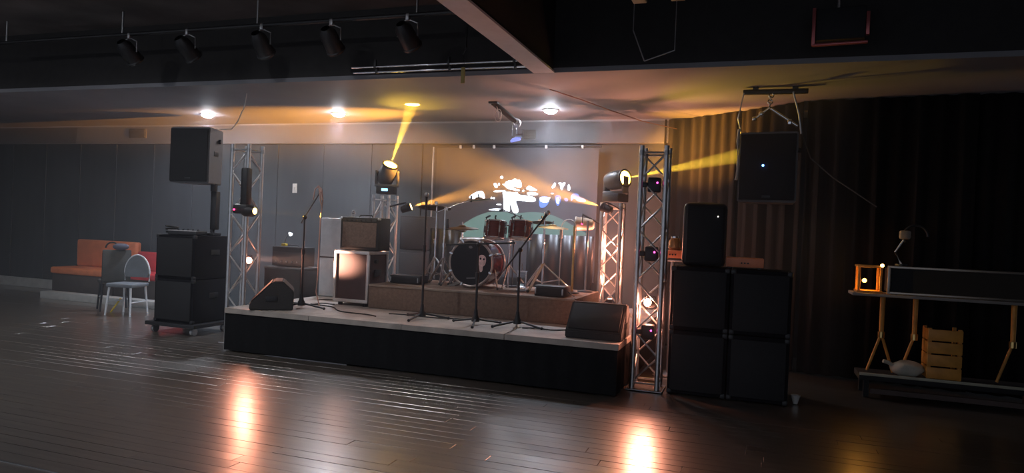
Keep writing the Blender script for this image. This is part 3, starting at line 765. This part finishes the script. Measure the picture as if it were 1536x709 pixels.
# snare on stand
t = thing('snare_drum', 'small bluish chrome snare drum below the hi-hat', 'drum', (2.43, 1.63, 1.27))
M = Rx(.08)
B().lathe([(.17, .01), (.17, .13)], 32, M, cap=False).done('shell', STEEL, t)
for zz in (.006, .134): B().lathe([(.166, zz-.002), (.166, zz+.002)], 32, M).done('head', DHEAD, t); B().torus(.178, .009, M @ T(0, 0, zz), n=32).done('hoop', CHROME, t)
for k in range(8): B().box((0, 0, 0), (.02, .02, .08), M @ Rz(k*.785) @ T(.178, 0, .07), bevel=.004, seg=1).done('lug', CHROME, t)
t = thing('snare_stand', 'chrome basket stand holding the snare drum', 'stand', (2.43, 1.63, RZ_))
tripod(t, .42, .3, .20, rz=.9, z_hub=.2, double=False)
for k in range(3):
    a = k*2.094; B().path([(0, 0, .40), (.15*math.cos(a), .15*math.sin(a), .44), (.19*math.cos(a), .19*math.sin(a), .485)], .009).done('basket_arm', CHROME, t)
# crash stand beside the fan light, with boom
t = thing('cymbal_stand', 'chrome cymbal stand with a dark crash over the box on the riser', 'cymbal', (1.98, 1.42, RZ_), 0, 'chrome cymbal stands')
tripod(t, 1.08, .3, .24, rz=.1)
cymbal(t, (-.03, 0, 1.0), .22, math.radians(-8), DCYM, az=.3)
t = thing('cymbal_stand', 'chrome boom stand holding a dark crash before the screen picture', 'cymbal', (2.14, 1.34, RZ_), 0, 'chrome cymbal stands')
tripod(t, 1.0, .3, .22, rz=.8)
B().cyl((-.14, 0, .93), (.32, .10, 1.12), .009).done('boom', CHROME, t)
B().box((0, .02, .985), (.04, .04, .05), bevel=.008).done('boom_joint', CHROME, t)
cymbal(t, (.42, .12, 1.12), .20, math.radians(7), DCYM, az=-1.2)
B().cyl((.32, .10, 1.08), (.32, .10, 1.17), .012).done('tilter', BLKPLA, t)
B().box((.06, -.03, .78), (.035, .04, .15), bevel=.01).done('percussion_block', BLKPLA, t)
# right stands
t = thing('cymbal_stand', 'chrome cymbal stand with a golden ride beside the pleated drape', 'cymbal', (3.50, 1.36, RZ_), 0, 'chrome cymbal stands')
tripod(t, .98, .3, .38, rz=.35)
cymbal(t, (.10, .02, .80), .20, math.radians(5), BRASS, az=.7)
cymbal(t, (-.07, .10, .86), .14, math.radians(-9), DCYM, az=.4)
B().cyl((0, 0, .80), (.10, .02, .805), .009).done('cymbal_arm', CHROME, t)
t = thing('drum_pedal', 'chrome bass drum pedal and foot hardware on the riser', 'pedal', (3.30, 1.15, RZ_), .3)
B().box((0, 0, .015), (.12, .32, .02), bevel=.004).done('base_plate', STEEL, t)
B().box((0, -.02, .06), (.09, .26, .016), Rx(.2), bevel=.004).done('footboard', CHROME, t)
for sx in (-1, 1): B().cyl((sx*.05, .12, .02), (sx*.05, .12, .24), .010).done('post', CHROME, t)
B().cyl((-.06, .12, .23), (.06, .12, .23), .010).done('axle', CHROME, t)
B().cyl((0, .12, .23), (0, .02, .34), .006).done('beater_shaft', CHROME, t)
t = thing('condenser_mic', 'slim curved gooseneck microphone before the screen near the golden ride', 'microphone', (3.62, 1.72, RZ_))
B().cyl((0, 0, 0), (0, 0, .02), .08).done('base', BLKPLA, t)
B().cyl((0, 0, .02), (0, 0, .80), .008).done('pole', STEEL, t)
gp = [(.10*math.cos(math.pi*(1-k/10))+.10, 0, .80+.11*math.sin(math.pi*k/10)) for k in range(11)]
B().path(gp+[(.20, 0, .70)], .006).done('gooseneck', CABLEW, t)
B().cyl((0, 0, .66), (0, 0, .80), .02).done('capsule', WHITEMET, t)
for x, y, h, lb in ((3.90, 1.30, .82, 'thin brassy upright pole by the end of the drum riser'), (3.99, 1.62, .90, 'thin dark upright pole by the glowing truss')):
    t = thing('upright_pole', lb, 'stand', (x, y, RZ_))
    B().cyl((0, 0, .01), (0, 0, h), .014).done('pole', BRASS if 'brassy' in lb else STEEL, t)
    B().lathe([(.10, 0), (.09, .015), (.02, .025)], 18).done('base', BLKPLA, t)

# ------------------------------------------------------------------ mic stands
def mic_stand(loc, h, label, boom=None, mic=None, rz=.3, spread=.30):
    t = thing('mic_stand', label, 'mic stand', loc, 0, 'black mic stands along the stage front')
    B().cyl((0, 0, .05), (0, 0, h*.62), .014).done('lower_pole', BLKPLA, t)
    B().cyl((0, 0, h*.6), (0, 0, h), .010).done('upper_pole', BLKPLA, t)
    B().cyl((0, 0, h*.59), (0, 0, h*.65), .022).done('clutch', BLKPLA, t)
    B().lathe([(.045, .035), (.045, .07), (.03, .10), (.018, .17)], 14).done('hub', BLKPLA, t)
    for k in range(3):
        a = k*2.094+rz; e = Vector((spread*math.cos(a), spread*math.sin(a), .015))
        l = B().cyl((0, 0, .065), e, .011).done('leg', BLKPLA, t)
        B().ball(e, .017).done('rubber_foot', BLKPLA, l)
    if boom:
        B().ball((0, 0, h), .028).done('swivel', BLKPLA, t)
        B().cyl(boom[0], boom[1], .010).done('boom', mat('boom_grey', (.20, .19, .18), .35, .6) if mic == 'bare' else BLKPLA, t)
    if mic and mic != 'bare':
        a, d = Vector(mic[0]), Vector(mic[1]).normalized()
        m_ = B().lathe([(.011, -.14), (.016, -.02), (.018, .0)], 12, axis(a, d)).done('microphone', BLKPLA, t)
        B().ball(a+d*.02, .027).done('mic_grille', STEEL, m_)
    return t
mic_stand((.89, .06, SZ), 1.09, 'black boom stand with angled bare boom draped with cable', boom=((-.05, 0, 1.02), (.20, .02, 1.42)), mic='bare', rz=.1)
mic_stand((2.49, .07, SZ), 1.28, 'tall straight black mic stand in front of the riser', mic=((0, 0, 1.38), (.1, -.2, .9)), rz=.5)
mic_stand((3.17, 0.0, SZ), .87, 'black mic stand with level boom crossing before the bass drum', boom=((-.38, 0, .85), (.42, 0, .905)), rz=.8)
mic_stand((3.61, .11, SZ), .83, 'black mic stand with boom angled up toward the screen', boom=((-.16, 0, .62), (.26, .0, 1.20)), mic=((.28, .0, 1.225), (.55, 0, .8)), rz=-.2)
# cable over the bare boom
pts = [(1.00, .06, 1.80), (1.02, .06, 1.93), (1.06, .07, 1.97), (1.10, .08, 1.93), (1.12, .08, 1.80), (1.10, .08, 1.60), (1.085, .09, 1.30), (1.08, .10, .95), (1.05, .12, .70), (1.09, .14, .53)]
tag(B().path(pts, .008).done('draped_cable', CABLEP), 'pinkish cable hanging from the bare boom to the deck', 'cable')
tag(B().path([(1.07, .05, 1.95), (1.12, .04, 1.90), (1.14, .05, 1.80), (1.12, .06, 1.72), (1.10, .06, 1.80), (1.09, .05, 1.92)], .008).done('cable_loop', CABLEP), 'short loop of pinkish cable wound at the boom tip', 'cable')
# deck cables
def squiggle(p0, p1, amp, k, ph, z=SZ+.009):
    p0, p1 = Vector((*p0, z)), Vector((*p1, z)); d = p1-p0; nn = Vector((-d.y, d.x, 0)).normalized(); out = []
    for i in range(33):
        t_ = i/32; out.append(p0+d*t_+nn*amp*math.sin(t_*k+ph)*math.sin(math.pi*t_))
    return out
for p0, p1, am, k, ph, lb in (((.75, .45), (2.0, -.1), .10, 7, .3, 'black cable snaking from the boom stand across the deck'),
                              ((.5, .35), (1.0, .60), .12, 9, 1., 'black cable coiling before the road case'),
                              ((2.0, .2), (3.3, .35), .07, 6, 2., 'black cable lying along the foot of the riser'),
                              ((3.7, .02), (4.3, .2), .06, 8, .5, 'black cable running from the angled boom stand to the wedge'),
                              ((.55, .9), (.95, 1.3), .10, 9, 0., 'black cable beside the tall pale cabinet')):
    tag(B().path(squiggle(p0, p1, am, k, ph), .007).done('deck_cable', CABLEB), lb, 'cable', 'cables on the stage deck')
tag(B().path([(3.98, .80, .86), (4.05, .75, .82), (4.105, .66, .815), (4.13, .59, .80), (4.135, .58, .65), (4.14, .56, .52), (4.25, .45, .509)], .006).done('riser_cable', CABLEB), 'thin cable drooping down the end of the riser from the rack unit', 'cable')

# ------------------------------------------------------------------ ceiling rig over the dance floor
for z, lb in ((3.25, 'lower'), (3.30, 'upper')):
    t = thing('lighting_pipe', '%s thin metal pipe along the soffit edge' % lb, 'pipe', (2.70, -.12 - (.04 if lb == 'upper' else 0), z))
    B().cyl((-1.1, 0, 0), (1.05, 0, 0), .012).done('tube', CHROME, t)
    for x in (-.8, .1, .85): B().box((x, 0, .03), (.03, .03, .09), bevel=.005).done('hanger', BLKPLA, t)
t = thing('hanging_strap', 'short yellowish strap hanging by the soffit edge', 'strap', (3.0, -.22, 3.07))
B().box((0, 0, .085), (.045, .015, .17), bevel=.004).done('webbing', mat('tan_webbing', (.40, .30, .10), .8), t)
B().path([(0, 0, .17), (.015, 0, .24), (-.01, 0, .30), (.03, 0, .38), (.02, 0, .93)], .006).done('cord', BLKPLA, t)
rig = thing('lighting_bar', 'long dark lighting bar under the black ceiling', 'pipe', (0.6, -.55, 3.72))
B().cyl((-4.5, 0, 0), (2.9, 0, 0), .024).done('tube', BLKPLA, rig)
for x in (-4, -2, 0, 2): B().cyl((x, 0, 0), (x, 0, .28), .012).done('hanger', STEEL, rig)
G = 'dark par cans on the lighting bar'
PARL = ['unlit par can on the lighting bar, the one farthest from the grey beam', 'unlit par can on the lighting bar, fourth from the grey beam', 'unlit par can on the lighting bar, third from the grey beam', 'unlit par can on the lighting bar, second from the grey beam', 'unlit par can on the lighting bar, next to the grey beam']
for i, x in enumerate((-1.28, -.39, .67, 1.58, 2.5)):
    t = thing('par_can', PARL[i], 'stage light', (x, -.55, 3.50), 0, G)
    d = Vector((.1*math.sin(i*2.), .75, -.6)).normalized(); M = axis((0, 0, 0), d)
    B().lathe([(.05, -.16), (.09, -.10), (.10, .10), (.108, .11), (.108, .13), (.095, .13), (.092, .0)], 18, M, cap=False).done('can', BLKPLA, t)
    B().lathe([(.092, .0), (.05, .01), (.001, .015)], 16, M).done('lens', mat('dull_lens', (.10, .10, .11), .15), t)
    B().path([(-.115, 0, 0), (-.115, 0, .13), (0, 0, .18), (.115, 0, .13), (.115, 0, 0)], .008).done('yoke', STEEL, t)
    B().box((0, 0, .20), (.04, .05, .07), bevel=.008).done('hook_clamp', STEEL, t)
t = thing('hanging_monitor', 'dark hanging box with a metal frame coloured with a red reflection under the black ceiling', 'fixture', (6.62, -.32, 3.30), -.1)
B().box((0, .05, .17), (.40, .10, .28), bevel=.01).done('body', BLACK, t)
RF = mat('red_reflection_metal', (.42, .12, .12), .35, .6)  # red reflection on the bezel put into its base colour
B().box((-.215, 0, .15), (.03, .05, .33), bevel=.004).done('frame_side', RF, t)
B().box((.215, 0, .15), (.03, .05, .20), bevel=.004).done('frame_side', RF, t)
B().box((0, 0, -.01), (.44, .05, .02), bevel=.004).done('frame_bottom', RF, t)
B().cyl((-.02, .05, .30), (-.02, .05, .70), .015).done('drop_pole', STEEL, t)
t = thing('hanging_bracket', 'thin steel V bracket dangling from the black ceiling', 'bracket', (4.92, -.30, 3.21))
B().cyl((0, 0, 0), (-.12, 0, .30), .006).done('rod', STEEL, t)
B().cyl((0, 0, 0), (.28, 0, .09), .006).done('rod', STEEL, t)
B().cyl((-.12, 0, .30), (-.12, 0, .79), .005).done('wire', STEEL, t)
B().cyl((.28, 0, .09), (.28, 0, .79), .005).done('wire', STEEL, t)
for x, lb in ((4.98, 'tan block lamp housing under the dark ceiling with a visible underside'), (5.30, 'small grey block housing under the dark ceiling')):
    t = thing('block_housing', lb, 'fixture', (x, -1.10, 3.52))
    B().box((0, 0, .05), (.12, .14, .10), bevel=.01).done('housing', mat('tan_housing', (.40, .33, .22), .6), t)
    B().cyl((0, 0, .10), (0, 0, .48), .012).done('stem', STEEL, t)
tag(B().path([(3.66, .80, 3.195), (3.9, 1.2, 3.16), (4.2, 1.7, 3.10), (4.5, 2.3, 3.06), (4.9, 2.9, 3.04)], .006).done('ceiling_cable', mat('pale_red_cable', (.45, .22, .16), .6)), 'thin reddish cable sagging along the soffit to the pale wall band', 'cable')
tag(B().path([(-.40, .5, 3.19), (-.43, .5, 3.02), (-.55, .52, 2.82), (-.68, .56, 2.73), (-.90, .56, 2.733)], .007).done('speaker_lead', CABLEW), 'pale lead from the soffit to the pole speaker', 'cable')

# ------------------------------------------------------------------ seating at the side
def booth(loc, wd, label, m, name, h=1.02):
    t = thing(name, label, 'bench', loc)
    B().box((0, .0, .22), (wd, .58, .40), bevel=.01).done('plinth', mat('booth_plinth', (.07, .055, .045), .7), t)
    B().box((0, -.03, .47), (wd, .62, .12), bevel=.035, seg=3).done('seat_cushion', m, t)
    B().box((0, .24, .5+(h-.5)/2+.02), (wd, .13, h-.52), bevel=.035, seg=3).done('back_cushion', m, t)
    return t
booth((-5.35, 2.55, 0), 1.46, 'orange vinyl booth bench against the dark wall', ORSEAT, 'booth_bench')
booth((-4.04, 2.55, 0), 1.1, 'red vinyl bench behind the round-backed chair', REDSEAT, 'booth_bench', .86)
t = thing('low_plinth', 'pale low plinth strip in front of the orange booth', 'plinth', (-4.5, 1.98, 0))
B().box((0, 0, .06), (2.7, .22, .12), bevel=.006).done('slab', PALE, t)
def chair(loc, rz, label, fab, met, round_back):
    t = thing('dining_chair', label, 'chair', loc, rz)
    B().box((0, 0, .455), (.43, .42, .06), bevel=.022, seg=3).done('seat', fab, t)
    if round_back:
        pts = [(.20*math.cos(math.pi*k/12), .215, .62+.27*math.sin(math.pi*k/12)) for k in range(13)]
        poly = [(x, z) for x, _, z in pts]+[(-.18, .56), (.18, .56)]
        B().prism(poly, .20, .235).done('backrest', fab, t)
        B().path([(-.205, .217, .50)]+[(-.21*math.cos(math.pi*k/12), .217, .62+.285*math.sin(math.pi*k/12)) for k in range(13)]+[(.205, .217, .50)], .014).done('back_frame', met, t)
    else:
        B().box((0, .215, .72), (.40, .04, .50), bevel=.02).done('backrest', fab, t)
        for sx in (-1, 1): B().cyl((sx*.19, .21, .40), (sx*.19, .22, .92), .012).done('back_frame', met, t)
    for sx in (-1, 1):
        for sy in (-1, 1):
            B().cyl((sx*.175, sy*.17, .43), (sx*.205, sy*.205, 0.0), .017, .014).done('leg', met, t)
    for sx in (-1, 1): B().cyl((sx*.19, -.18, .20), (sx*.19, .18, .20), .009).done('stretcher', met, t)
    return t
chair((-3.08, 1.18, 0), math.radians(-168+180), 'grey round-backed chair with white metal legs beside the speaker stack', CHAIRGR, WHITEMET, True)
chair((-3.66, 1.45, 0), math.radians(-125), 'dark square-backed chair holding a bag before the orange booth', DARKFAB, BLKPLA, False)
t = thing('carry_bag', 'grey-blue bag perched on the dark chair back', 'bag', (-3.47, 1.33, .965), .7)
B().ball((.04, 0, .055), .09, (1.3, .6, .62)).done('pouch', mat('bag_cloth', (.09, .09, .12), .8), t)
B().torus(.09, .012, T(-.08, 0, .03) @ Rx(1.57), arc=.5).done('strap', BLKPLA, t)
t = thing('yellow_hose', 'short yellow tube leaning by the dark chair', 'tube', (-3.45, 1.22, 0))
B().cyl((0, 0, .0), (.14, .05, .22), .013).done('tube', YEL, t)

# ------------------------------------------------------------------ gear in the dark wing
t = thing('low_platform', 'low dark cart with a pale front edge below the flight case', 'cart', (7.86, 1.05, 0))
B().box((0, 0, .20), (1.62, .40, .06), bevel=.006).done('deck', BLACK, t)
B().box((0, -.203, .235), (1.62, .014, .028), bevel=.003).done('edge_strip', mat('pale_edge', (.42, .40, .30), .5), t)
for sx in (-1, 1):
    for sy in (-1, 1): B().box((sx*.74, sy*.16, .085), (.05, .05, .17)).done('leg', BLACK, t)
B().box((0, -.14, .06), (1.4, .03, .05)).done('stretcher', mat('dull_wood', (.10, .07, .06), .7), t)
t = thing('work_table', 'table with amber trestle legs in the dark wing', 'table', (7.86, 1.08, .235))
B().box((0, 0, .80), (1.80, .36, .03), bevel=.005).done('top', mat('table_top', (.28, .25, .23), .5), t)
for x in (-.60, -.30, .55):
    l = B().cyl((x, -.05, .785), (x, -.05, .36), .026, .022).done('leg', AMBER, t)
    for s_ in ((-1, 1) if x == -.60 else (-1,)): B().cyl((x, -.05, .40), (x+s_*.12, -.05, .012), .014).done('leg_brace', AMBER, l)
    B().cyl((x, -.05, .36), (x, -.05, .42), .034).done('collar', BRASS, l)
t = thing('flight_case', 'open metal-framed flight case on the amber-legged table', 'flight case', (7.84, 1.08, 1.052))
B().box((.14, .02, .14), (1.36, .26, .24)).done('body', BLACK, t)
FC = mat('dull_case_metal', (.38, .34, .30), .35, .8)
for z in (.012, .275):
    B().box((.14, -.125, z), (1.40, .025, .024), bevel=.004).done('front_rail', FC, t)
for x in (-.545, .84): B().box((x, -.125, .143), (.03, .03, .26), bevel=.004).done('corner_post', FC, t)
t = thing('amber_lantern', 'small amber wooden frame lantern at the end of the flight case', 'lantern', (7.12, 1.04, 1.052))
for sx in (-1, 1):
    for sy in (-1, 1): B().box((sx*.10, sy*.10, .14), (.022, .022, .26), bevel=.003).done('post', AMBER, t)
for z in (.012, .27): B().box((0, 0, z), (.24, .24, .022), bevel=.003).done('plate', AMBER, t)
B().ball((-.04, -.02, .12), .022).done('bulb', lamp('amber_bulb', (1, .45, .06), 9), t)
B().ball((.105, -.115, .285), .018).done('top_bulb', lamp('amber_bulb2', (1, .55, .15), 8), t)
light('POINT', 'lantern_glow', None, (7.09, .98, 1.16), (1, .42, .06), 1.3, radius=.03)
light('POINT', 'lantern_glow', None, (7.22, .86, .92), (1, .42, .06), .0, radius=.03)
t = thing('desk_lamp', 'unlit bent-arm lamp with a pale head on the flight case', 'lamp', (7.42, 1.08, 1.34))
B().cyl((0, 0, 0), (0, 0, .02), .06).done('base', BLKPLA, t)
B().path([(0, 0, .02), (-.06, 0, .14), (.02, 0, .28)], .010).done('arm', STEEL, t)
B().box((.02, -.02, .32), (.10, .09, .09), bevel=.02).done('head', mat('pale_head', (.24, .20, .17), .6), t)
B().torus(.11, .012, T(.12, 0, .31) @ Rx(1.57), arc=.6).done('hoop', BLKPLA, t)
t = thing('amber_crate', 'amber wooden crate on the low cart', 'crate', (7.80, 1.0, .235))
for k in range(4): B().box((0, -.13, .07+k*.125), (.30, .02, .11), bevel=.004).done('slat', AMBER, t)
for k in range(4): B().box((-.14, 0, .07+k*.125), (.02, .24, .11), bevel=.004).done('slat', AMBER, t)
for sx in (-1, 1):
    for sy in (-1, 1): B().box((sx*.13, sy*.11, .26), (.03, .03, .50)).done('post', AMBER, t)
t = thing('cloth_bundle', 'crumpled off-white cloth bundle on the low cart', 'cloth', (7.50, .97, .235))
b = B().ball((0, 0, .075), .12, (1.25, .75, .62), n=20)
for v in b.bm.verts: v.co += Vector((math.sin(v.co.z*40+v.co.x*30), math.cos(v.co.x*37), math.sin(v.co.y*45)))*.010
b.done('bundle', WHITECL, t)
B().path([(-.12, 0, .09), (-.18, .01, .12), (-.22, .0, .13)], .02).done('knot', WHITECL, t)
t = thing('paper_cup', 'small pale crushed paper cup alone on the dance floor', 'cup', (6.42, .16, 0))
B().lathe([(.02, 0), (.042, .075), (.044, .08), (.040, .078), (.018, .004)], 16).done('cup', mat('paper_white', (.6, .6, .58), .8), t)
B().torus(.043, .004, T(0, 0, .079), n=18, k=6).done('rim', MATS['paper_white'], t)

# ------------------------------------------------------------------ haze in the air around the stage
hz = B().box((-.95, 1.2, 1.605), (15.7, 3.6, 3.14)).done('haze', BLACK)
hm = bpy.data.materials.new('stage_haze'); hm.use_nodes = True; nt = hm.node_tree; nt.nodes.clear()
out = nt.nodes.new('ShaderNodeOutputMaterial'); v = nt.nodes.new('ShaderNodeVolumeScatter')
v.inputs['Density'].default_value = HAZE_DENSITY; v.inputs['Anisotropy'].default_value = 0; v.inputs['Color'].default_value = (.95, .95, 1, 1)
nt.links.new(v.outputs[0], out.inputs['Volume'])
hz.data.materials.clear(); hz.data.materials.append(hm)
hz['kind'] = 'stuff'; hz['label'] = 'thin theatrical haze hanging over the stage'; hz['category'] = 'haze'
